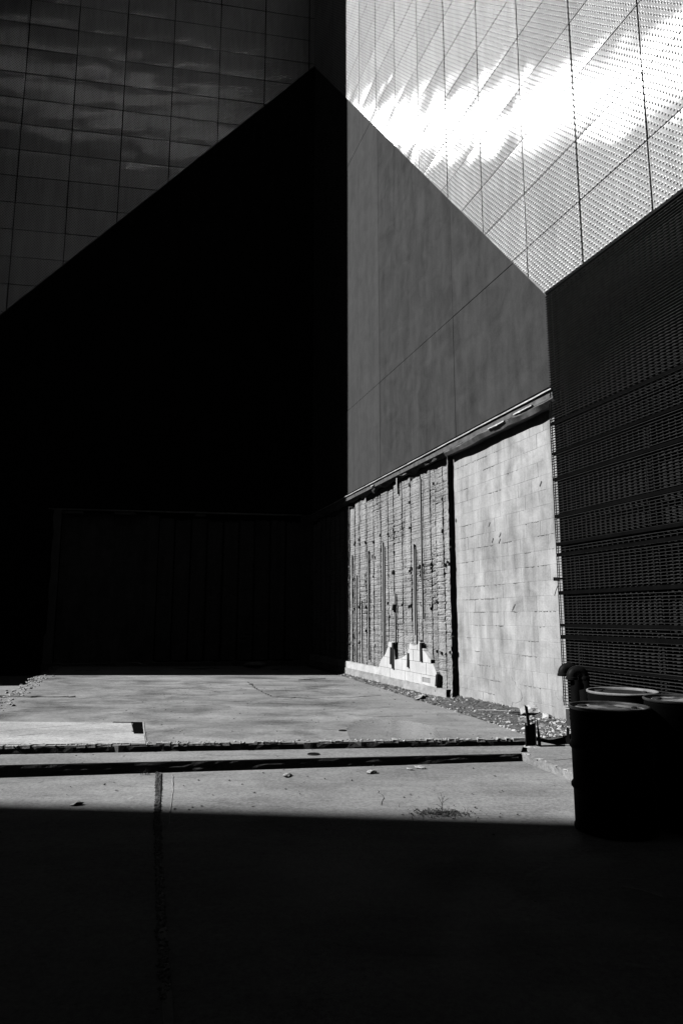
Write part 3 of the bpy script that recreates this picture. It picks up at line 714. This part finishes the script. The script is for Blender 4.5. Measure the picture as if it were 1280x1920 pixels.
# tiled pad on the slab
pad = thing('tiled_pad', 'pale diagonal floor tiles laid on the slab at the left', 'tiles', loc=(-3.4, 8.1, .17))
def zp(x): return zs(x) + .010
pp = [(-5.4, 7.20), (-2.20, 7.52), (-2.68, 8.90), (-5.9, 8.90)]
ca = math.cos(R(38)); sa = math.sin(R(38)); S = .415
c0 = (-3.4, 8.1)
for i in range(-9, 10):
    for j in range(-9, 10):
        cell = []
        for (a, b) in ((i, j), (i + 1, j), (i + 1, j + 1), (i, j + 1)):
            cx_, cy_ = a * S, b * S; g = .0035; cell.append((c0[0] + cx_ * ca - cy_ * sa, c0[1] + cx_ * sa + cy_ * ca))
        mx_, my_ = sum(p[0] for p in cell) / 4, sum(p[1] for p in cell) / 4
        cell = [(mx_ + (p[0] - mx_) * .984, my_ + (p[1] - my_) * .984) for p in cell]
        for q in range(4):
            p1, p2 = pp[q], pp[(q + 1) % 4]; A, B = -(p2[1] - p1[1]), p2[0] - p1[0]
            if len(cell) > 2: cell = clip(cell, A, B, -(A * p1[0] + B * p1[1]))
        # left of the slab edge nothing is in view
        if len(cell) > 2: cell = clip(cell, 1, .303, 4.35 - .303 * 7.215)
        if len(cell) > 2 and area(cell) > .003:
            h = random.uniform(-.0008, .0012); flat('tile', [(x, y) for x, y in cell], lambda X, h=h: zp(X) + h, M['tile'], pad, th=.12)
# the notch beside the pad: a channel drawn by raised rims and black sheets coloured as its shade
nt = thing('floor_notch', 'dark cut out channel beside the tiled pad ending in a pale square', 'channel', loc=(-2.5, 8.4, .17))
mb = MB(); flatp = lambda q, z, m, nm: flat(nm, q, z, m, nt, th=.10)
flatp([(-2.66, 8.90), (-2.575, 9.02), (-2.295, 8.11), (-2.445, 8.11)], lambda x: zs(x) + .003, M['dark'], 'channel_shade')
flatp([(-2.93, 8.925), (-2.66, 8.925), (-2.58, 9.02), (-2.95, 9.02)], lambda x: zs(x) + .003, M['dark'], 'channel_arm_shade')
flatp([(-2.425, 8.09), (-2.285, 8.09), (-2.09, 7.49), (-2.245, 7.49)], lambda x: zs(x) + .012, M['tile'], 'pale_infill')
mb = MB(); tube(mb, [(-2.56, 9.03, zs(-2.5)), (-2.27, 8.08, zs(-2.4)), (-2.07, 7.47, zs(-2.2))], .008, 5); tube(mb, [(-2.455, 8.11, zs(-2.6)), (-2.25, 7.47, zs(-2.4))], .006, 5); mb.build('channel_rim', M['chips'], nt)

# slab joints, cracks and stains modelled as thin relief
rnd = random.Random(99)
def crack(pts, r, m, label=None, name='crack', seed=0, rag=.03):
    mb = MB(); out = []
    for i in range(len(pts) - 1):
        p, q = pts[i], pts[i + 1]; n = max(2, int(math.dist(p[:2], q[:2]) / .06))
        for k in range(n):
            t = k / n; out.append((p[0] + (q[0] - p[0]) * t + rag * nz(k * .7, i, seed), p[1] + (q[1] - p[1]) * t + rag * nz(k * .6, i, seed + 5), p[2] + (q[2] - p[2]) * t))
    out.append(pts[-1]); tube(mb, out, [r * (.5 + .9 * abs(nz(k * .9, seed))) for k in range(len(out))], 4)
    return tag(mb.build(name, m), kind='structure')
crack([(-1.97, 14.55, zs(-2)), (-1.6, 13.1, zs(-1.6)), (-1.19, 11.9, zs(-1.2)), (-.6, 11.75, zs(-.6))], .018, M['riser'], seed=1, rag=.08)
crack([(-6.0, 11.7, zs(-6)), (-5.2, 11.55, zs(-5)), (-4.45, 11.62, zs(-4.4))], .03, M['riser'], seed=2, rag=.07)
# foreground joint filled with grit
tag(flat('expansion_joint', [(-1.835, 6.98), (-1.78, 6.98), (-1.405, 5.5), (-.945, 3.88), (-.655, 2.9), (-.52, 2.4), (-.56, 2.4), (-.70, 2.9), (-.985, 3.88), (-1.445, 5.5)], .0105, M['riser']), kind='structure')
mb = MB()
for k in range(700):
    t = rnd.random(); y = 6.98 - t * 4.0; xc = -1.81 + (6.98 - y) * .2615 if y > 5.5 else -1.423 + (5.5 - y) * .282
    rock(mb, (xc + rnd.uniform(-.024, .024), y, .012), rnd.uniform(.004, .014), (1, 1, .7), seed=k)
tag(mb.build('joint_gravel', M['dirt']), 'gravel packed in the long joint crossing the foreground', 'gravel', kind='stuff')
crack([(-1.66, 6.93, .007), (-1.50, 6.3, .007), (-1.37, 5.7, .007), (-1.28, 5.3, .007)], .0035, M['chalk'], seed=4, rag=.006)
dp = [(.10, 7.86)] + [(.62 + .56 * math.cos(a) * (1 + .12 * nz(k * .9, 3)) , 8.62 + .78 * math.sin(a) * (1 + .15 * nz(k * .7, 8))) for k, a in enumerate([math.pi * (1.02 - q / 26) for q in range(27)])] + [(1.15, 7.99)]
tag(flat('damp_patch', dp, lambda X: zs(X) + .0015, M['damp']), kind='structure')
for k, (pts, rr) in enumerate(((((.32, 6.35, .002), (.36, 6.1, .002), (.33, 5.85, .002)), .0035),
    (((-.6, 11.75, zs(-.6)), (.1, 11.9, zs(.1)), (.7, 12.3, zs(.7))), .009), (((-3.4, 13.2, zs(-3.4)), (-2.6, 13.0, zs(-2.6)), (-2.2, 12.6, zs(-2.2))), .008), (((.1, 9.9, zs(.1)), (.5, 9.7, zs(.5)), (1.0, 9.8, zs(1))), .006))):
    crack(list(pts), rr, M['riser'], seed=20 + k, rag=.03, name='hairline_crack')
# drain caps
def disc(mb, c, r, h, n=24, z0=0, r2=None):
    vs = [(c[0] + r * math.cos(2 * math.pi * k / n), c[1] + r * math.sin(2 * math.pi * k / n), c[2]) for k in range(n)] + [(c[0] + (r2 or r * .96) * math.cos(2 * math.pi * k / n), c[1] + (r2 or r * .96) * math.sin(2 * math.pi * k / n), c[2] + h) for k in range(n)]
    mb.add(vs, [tuple(range(n, 2 * n))] + [(k, (k + 1) % n, n + (k + 1) % n, n + k) for k in range(n)])
for (x, y, z, r, lab) in ((.013, 8.5, zs(0), .045, 'small black drain hole in the upper slab before the wet patch'), (-.295, 7.42, ztr(-.3), .062, 'dark round drain cap set in the step tread')):
    d = thing('drain_cap', lab, 'drain', loc=(x, y, z))
    mb = MB(); disc(mb, (x, y, z), r, .004); mb.build('cap', M['iron'], d)
    mb = MB(); tube(mb, [(x + r * math.cos(a), y + r * math.sin(a), z + .003) for a in [2 * math.pi * k / 24 for k in range(25)]], .006, 5); mb.build('ring', M['rust_and_groove_shade'], d)

# ------------------------------------------------------------------ dirt and rubble along the right wall
SE = [(-.95, 19.2), (.22, 15.7), (.72, 13.9), (1.09, 12.55), (1.56, 10.9), (1.85, 9.9), (2.20, 8.5), (2.45, 8.1)]
def wallfoot(y): t = (19.5766 - y) / .94981; return CX + .31282 * t
vs = []; fs = []; NV = 150; NU = 12
for v in range(NV + 1):
    t = v / NV * (len(SE) - 1); i = min(int(t), len(SE) - 2); w = t - i; p = (SE[i][0] + (SE[i + 1][0] - SE[i][0]) * w, SE[i][1] + (SE[i + 1][1] - SE[i][1]) * w)
    yw = p[1] + .22; xe = wallfoot(yw) + .12
    for h in range(NU + 1):
        s = h / NU; x = p[0] - .05 + (xe + .05 - p[0]) * s; y = p[1] - .04 + (yw - p[1]) * s
        prof = (.02 + (.085 if y < 11 else max(.03, .085 - .05 * (y - 11))) * s ** 1.4) * min(1, s * 6); near = 1 if y > 8.4 else max(0, (y - 7.9) / .5)
        vs.append((x, y, zs(x) - .01 + (prof + .035 * (nz(x * 5, y * 5, 1) + .5) * s + .02 * nz(x * 17, y * 17, 5) * s) * near))
W1 = NU + 1
for v in range(NV):
    for h in range(NU): q = v * W1 + h; fs.append((q, q + 1, q + W1 + 1, q + W1))
tag(mesh('dirt', vs, fs, M['dirt']), 'strip of dirt and crumbled mortar along the foot of the sunlit wall', 'dirt', kind='stuff')
mbs = {'rubble': MB(), 'chalk': MB(), 'dirt': MB()}
def seat(y, s): 
    for i in range(len(SE) - 1):
        if SE[i][1] >= y >= SE[i + 1][1]:
            w = (SE[i][1] - y) / (SE[i][1] - SE[i + 1][1]); x0 = SE[i][0] + (SE[i + 1][0] - SE[i][0]) * w; x1 = wallfoot(y) + .1; x = x0 + (x1 - x0) * s
            s = max(s, 0); return (x, y, zs(x) + (.01 + (.085 if y < 11 else max(.03, .085 - .05 * (y - 11))) * s ** 1.4) * min(1, s * 6) + .012 * s)
for k in range(3600):
    y = 8.15 + 8.5 * rnd.random() ** 1.5; s = min(1.05, max(-.06, rnd.gauss(.45, .33))); c = seat(y, s)
    if c is None: continue
    kind = rnd.choices(['rubble', 'dirt', 'chalk'], [6, 6, 1.3 + (9 if y < 9.3 else 0)])[0]
    rock(mbs[kind], c, rnd.uniform(.007, .03) * (1 if y < 11 else 1.3), (1, 1, .7), seed=k)
tag(mbs['rubble'].build('rubble', M['rubble']), 'grey crumbs strewn over the dirt at the wall foot', 'rubble', kind='stuff')
tag(mbs['chalk'].build('plaster_debris', M['chalk']), 'white plaster crumbs heaped at the near end of the dirt strip', 'rubble', kind='stuff')
tag(mbs['dirt'].build('dirt_clods', M['dirt']), 'dark clods lying on the dirt strip', 'clods', kind='stuff')
def one_rock(x, y, z, r, sq, m, label, seed, cat='rubble', grp=None):
    r = r * (1.35 if grp else 1)
    mb = MB(); rock(mb, (0, 0, 0), r, sq, seed); o = mb.build('rubble_chunk', M[m]); o.location = (x, y, z); bpy_mod = o.modifiers.new('s', 'SUBSURF'); bpy_mod.subdivision_type = 'SIMPLE'; bpy_mod.levels = bpy_mod.render_levels = 2
    tx = bpy.data.textures.new('chip', 'CLOUDS'); tx.noise_scale = r * .6; dm = o.modifiers.new('d', 'DISPLACE'); dm.texture = tx; dm.strength = r * .35; dm.texture_coords = 'LOCAL'
    return tag(o, label, cat, grp)
G1 = 'broken chunks at the near end of the dirt strip'
chunks = [(2.53, 9.35, .27, .11, (1.4, .8, .6), 'chalk', 'largest white plaster lump leaning against the wall foot behind the steel stub'),
 (2.66, 9.05, .24, .07, (1.3, .8, .6), 'chalk', 'smaller white lump just right of the largest one at the wall foot'),
 (2.78, 8.75, .20, .075, (1.6, .7, .4), 'chalk', 'flat white plaster flake close to the screen kerb'),
 (2.35, 8.95, .20, .06, (1.2, 1, .6), 'rubble', 'grey broken stone between the white lumps and the slab'),
 (2.50, 8.68, .18, .055, (1.2, .9, .7), 'rubble', 'dark angular stone directly behind the leaning rod'),
 (2.62, 8.52, .17, .05, (1.3, 1, .6), 'rubble', 'grey stone right of the steel stub'),
 (2.30, 8.62, .17, .045, (1.5, 1, .5), 'chalk', 'pale broken piece on the slab edge left of the steel stub'),
 (1.73, 11.9, .24, .10, (1.2, 1, .7), 'rubble', 'clump of broken mortar at the foot of the dark gap'),
 (1.35, 11.7, .19, .07, (1.6, .8, .5), 'chalk', 'pale chunk beside the foot of the white plinth')]
for k, (x, y, z, r, sq, m, lab) in enumerate(chunks): one_rock(x, y, z, r, sq, m, lab, k + 50, grp=G1)
for k, (x, y, r, lab) in enumerate(((-.53, 6.86, .042, 'small broken stone below the lower step left of the frame centre'), (.293, 6.98, .038, 'flat stone flake on the yard under the middle of the step'), (.80, 7.20, .032, 'pale pebble lying close under the step, rightmost of three'), (.69, 7.13, .022, 'tiny stone left of the pale pebble under the step'), (-2.17, 5.84, .035, 'small pale stone in the shadow edge at the left'))):
    one_rock(x, y, .012, r, (1.5, .8, .4), 'chips', lab, k + 90, 'stone', 'stones on the yard')
# laths and sticks on the dirt
for k, (p, q, r, m, lab) in enumerate((((1.95, 9.95, .215), (2.35, 9.75, .225), .006, 'chalk', 'thin white stick lying on the dirt by the pale block wall'), ((2.27, 9.45, .25), (2.62, 9.35, .26), .016, 'wood', 'dark timber offcut on the rubble behind the leaning rod'), ((1.60, 4.13, .012), (1.76, 3.98, .012), .004, 'chalk', 'thin pale stick on the dark ground at the lower right'), ((-.95, 15.05, .18), (-.35, 15.25, .19), .012, 'chalk', 'pale lath lying where the sunlit slab meets the shade'))):
    mb = MB(); tube(mb, [p, ((p[0] + q[0]) / 2, (p[1] + q[1]) / 2, (p[2] + q[2]) / 2 + .006), q], r, 5); tag(mb.build('stick', M[m]), lab, 'stick')
# broken ridge at the left edge of the slab
mb = MB()
for k in range(520):
    t = rnd.random(); y = 9.5 + 9 * t; x = -4.25 - (y - 7.215) * .303; rock(mb, (x + rnd.gauss(.08, .09), y, zs(x) - .01 + rnd.uniform(-.02, .02)), rnd.uniform(.012, .04), (1.2, 1, .55), seed=k + 900)
tag(mb.build('edge_rubble', M['chips']), 'ridge of broken concrete along the left edge of the slab', 'rubble', kind='stuff')
# white chunk in the shade at the back
one_rock(-2.2, 17.6, .33, .26, (1.8, .5, .35), 'chalk', 'pale slab of plaster lying in the shade on the back kerb', 301)

# ------------------------------------------------------------------ steel stub with a leaning rod
ss = thing('steel_stub', 'cut off rusty steel column stub standing at the right end of the step', 'post', loc=(2.16, 7.98, .075))
x, y = 2.16, 7.98
mb = MB()
def wplate(mb, p0, p1, th, z0, z1a, z1b):
    dx, dy = p1[0] - p0[0], p1[1] - p0[1]; L = math.hypot(dx, dy); nx, ny = -dy / L * th / 2, dx / L * th / 2
    hexa(mb, [(p0[0] - nx, p0[1] - ny, z0), (p1[0] - nx, p1[1] - ny, z0), (p1[0] + nx, p1[1] + ny, z0), (p0[0] + nx, p0[1] + ny, z0), (p0[0] - nx, p0[1] - ny, z1a), (p1[0] - nx, p1[1] - ny, z1b), (p1[0] + nx, p1[1] + ny, z1b), (p0[0] + nx, p0[1] + ny, z1a)])
wplate(mb, (x - .075, y - .04), (x - .035, y + .05), .008, .06, .34, .30); mb.build('flange', M['rust_and_groove_shade'], ss)
mb = MB(); wplate(mb, (x - .05, y), (x + .055, y + .02), .008, .06, .30, .33); mb.build('web', M['rust_and_groove_shade'], ss)
mb = MB(); wplate(mb, (x + .045, y - .035), (x + .075, y + .07), .008, .06, .34, .345); mb.build('flange', M['rust_and_groove_shade'], ss)
mb = MB(); wplate(mb, (x + .08, y + .02), (x + .12, y + .04), .007, .06, .39, .14); mb.build('torn_plate', M['rust_and_groove_shade'], ss)
mb = MB(); disc(mb, (x, y, .074), .11, .012, 9, r2=.07); mb.build('grout', M['chips'], ss)
rd = MB(); hexa(rd, [(2.145, 7.96, .10), (2.172, 7.96, .10), (2.172, 7.985, .10), (2.145, 7.985, .10), (2.098, 7.955, .535), (2.128, 7.955, .515), (2.128, 7.98, .515), (2.098, 7.98, .535)])
tag(rd.build('leaning_rod', M['iron']), 'black flat bar leaning out of the steel stub', 'bar')
bk = thing('steel_angle', 'small broken black steel angle standing against the screen kerb', 'bracket', loc=(2.63, 8.12, .07))
mb = MB(); wplate(mb, (2.60, 8.13), (2.66, 8.10), .012, .06, .15, .13); wplate(mb, (2.615, 8.13), (2.645, 8.12), .012, .12, .27, .25); mb.build('plate', M['iron'], bk)

# ------------------------------------------------------------------ gooseneck vents
def gooseneck(x, y, label, ztop=1.02, r=.05, Rb=.062):
    g = thing('vent_pipe', label, 'pipe', 'gooseneck vent pipes', loc=(x, y, .07))
    zc = ztop - r - Rb; mb = MB(); tube(mb, [(x + Rb, y, .06), (x + Rb, y, .3), (x + Rb, y, zc)], r, 20); mb.build('riser', M['drum'], g, True)
    mb = MB(); pts = [(x + Rb * math.cos(a), y, zc + Rb * math.sin(a)) for a in [math.pi * k / 16 for k in range(17)]] + [(x - Rb, y, zc - .015)]
    tube(mb, pts, r, 20, cap=False); mb.build('bend', M['iron'], g, True)
    mb = MB()
    for zz, xx in ((zc - .015, -Rb), (zc - .01, Rb)):
        tube(mb, [(x + xx, y, zz - .012), (x + xx, y, zz + .012)], r + .007, 20, cap=False); tube(mb, [(x + xx, y, zz + .012), (x + xx, y, zz + .016)], [r + .007, r], 20, cap=False)
    mb.build('collar', M['iron'], g, True)
gooseneck(2.385, 6.98, 'front black gooseneck vent pipe opening downward beside the barrels', 1.045)
gooseneck(2.395, 7.28, 'rear black gooseneck vent pipe nearest the pale block wall', 1.055)

# ------------------------------------------------------------------ barrels
def lathe(mb, c, prof, n=64):
    vs = []; k = len(prof)
    for i in range(n):
        a = 2 * math.pi * i / n
        for r, z in prof: vs.append((c[0] + r * math.cos(a), c[1] + r * math.sin(a), c[2] + z))
    mb.add(vs, [(i * k + q, ((i + 1) % n) * k + q, ((i + 1) % n) * k + q + 1, i * k + q + 1) for i in range(n) for q in range(k - 1)])
def barrel(x, y, label, rim, z=.0, H=.875, lid='lid'):
    b = thing('barrel', label, 'barrel', 'black steel barrels', loc=(x, y, z)); Rr = .283
    prof = [(Rr - .02, 0.0), (Rr + .004, .004), (Rr + .004, .02), (Rr - .004, .03)]
    for zc in (.30, .585):
        prof += [(Rr - .004, zc - .03), (Rr + .002, zc - .02), (Rr + .011, zc - .008), (Rr + .011, zc + .008), (Rr + .002, zc + .02), (Rr - .004, zc + .03)]
    for q in range(3): zc = .77 + q * .028; prof += [(Rr - .004, zc - .01), (Rr + .001, zc)]
    prof += [(Rr - .004, H - .022)]
    mb = MB(); lathe(mb, (x, y, z), prof); mb.build('body', M['drum'], b, True)
    mb = MB(); lathe(mb, (x, y, z), [(Rr - .004, H - .024), (Rr + .006, H - .018), (Rr + .008, H - .006), (Rr + .003, H), (Rr - .008, H), (Rr - .012, H - .008), (Rr - .013, H - .024)]); mb.build('rim', M[rim], b, True)
    mb = MB(); lathe(mb, (x, y, z), [(Rr - .012, H - .022), (Rr - .02, H - .026), (Rr - .045, H - .024), (Rr - .055, H - .016), (.15, H - .015), (.0001, H - .014)]); mb.build('lid', M[lid], b, True)
    for (dx, dy, r) in ((-.17, .08, .034), (.17, -.05, .02)):
        mb = MB(); lathe(mb, (x + dx, y + dy, z + H - .016), [(r, 0), (r, .012), (r * .8, .014), (r * .75, .008), (.0001, .008)], 20); mb.build('bung', M['rust_and_groove_shade'], b, True)
    return b
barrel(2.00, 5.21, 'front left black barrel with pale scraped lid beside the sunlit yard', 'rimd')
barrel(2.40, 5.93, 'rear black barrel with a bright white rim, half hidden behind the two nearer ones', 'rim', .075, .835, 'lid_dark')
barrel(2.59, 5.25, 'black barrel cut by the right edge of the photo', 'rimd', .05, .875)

# ------------------------------------------------------------------ weeds
wd = thing('weed', 'small dry weed with a thin upright stalk growing from the yard just before the shadow', 'weed', loc=(.80, 5.62, 0))
def blade(mb, b, tip, w, n=4, bend=.02):
    b, tip = Vector(b), Vector(tip); side = (tip - b).cross(Vector((0, 0, 1))); side = side.normalized() * w if side.length > 1e-4 else Vector((w, 0, 0)); vs = []
    for i in range(n + 1):
        t = i / n; p = b.lerp(tip, t) + Vector((0, 0, bend * math.sin(math.pi * t))); ww = side * (1 - t) ** .7
        vs += [p - ww, p + ww]
    mb.add(vs, [(2 * i, 2 * i + 1, 2 * i + 3, 2 * i + 2) for i in range(n)])
mb = MB(); st = [(.80, 5.62, 0), (.795, 5.62, .05), (.80, 5.62, .10), (.815, 5.62, .13)]; tube(mb, st, .0022, 4)
for (a, b) in (((.797, 5.62, .06), (.765, 5.61, .125)), ((.80, 5.62, .08), (.845, 5.62, .11)), ((.80, 5.62, .10), (.785, 5.63, .15)), ((.80, 5.62, .04), (.75, 5.60, .07))): tube(mb, [a, b], .0015, 4)
mb.build('stalk', M['leaf'], wd)
mb = MB()
for k in range(260):
    a = rnd.uniform(0, 6.28); rr = abs(rnd.gauss(0, .11)); bx, by = .79 + rr * math.cos(a) * 1.5, 5.60 + rr * math.sin(a) * .7
    blade(mb, (bx, by, .002), (bx + rnd.uniform(-.04, .04), by + rnd.uniform(-.03, .03), rnd.uniform(.004, .035)), rnd.uniform(.001, .0035), 3, .006)
mb.build('leaves', M['leaf'], wd)
mb = MB()
for k in range(260):
    a = rnd.uniform(0, 6.28); rr = abs(rnd.gauss(0, .11)); rock(mb, (.79 + rr * 1.6 * math.cos(a), 5.60 + rr * .7 * math.sin(a), .008), rnd.uniform(.003, .011), seed=k)
tag(mb.build('grit', M['dirt']), 'dark grit gathered round the small weed', 'grit', kind='stuff')
w2 = MB()
for k in range(30):
    blade(w2, (-1.92 + rnd.uniform(-.05, .05), 6.93 + rnd.uniform(-.03, .03), .0), (-1.92 + rnd.uniform(-.12, .12), 6.90 + rnd.uniform(-.05, .05), rnd.uniform(.02, .10)), .0015, 3, .01)
tag(w2.build('dry_grass', M['leaf']), 'tuft of dry grass at the end of the joint under the step', 'grass', kind='stuff')
mb = MB()
for k in range(420):
    x = rnd.uniform(-3.2, 3.0); y = rnd.uniform(4.8, 14.5)
    if y > 7.9 and x > 2.0: continue
    z = 0.006 if y < fe2(x) else (ztr(x) if y < fe(x) + .02 else zs(x)); rock(mb, (x, y, z + .002), rnd.uniform(.002, .009) * (1 + y / 20), (1.2, 1, .5), seed=k + 5000)
tag(mb.build('grit', M['rubble']), 'loose grit scattered over the sunlit concrete', 'grit', kind='stuff')

# ------------------------------------------------------------------ neighbouring buildings that shade the yard, and one added to block the sky
def building(name, label, foot, h, win_face=None):
    b = thing(name, label, 'building', loc=(sum(p[0] for p in foot) / len(foot), sum(p[1] for p in foot) / len(foot), 0))
    flat('wall', foot, h, M['brush'], b, th=-.05); return b
building('corner_building', 'tall building closing the yard at the far left beyond the stucco gable', [(-11.0, 15.18), (-11.0, 32), (-34, 32), (-34, 15.2)], 36)
ey = lambda X: 2.67 - .1034 * (X + 31.85)
building('shading_building', 'tall building left of the camera whose roof shades the foreground', [(-62, ey(-62)), (-21, ey(-21)), (-21, -40), (-62, -40)], 23.0)
building('sky_blocking_building', 'unseen tall building added behind the camera to block sky light', [(-20.5, -9), (16, -9), (16, -30), (-20.5, -30)], 34)
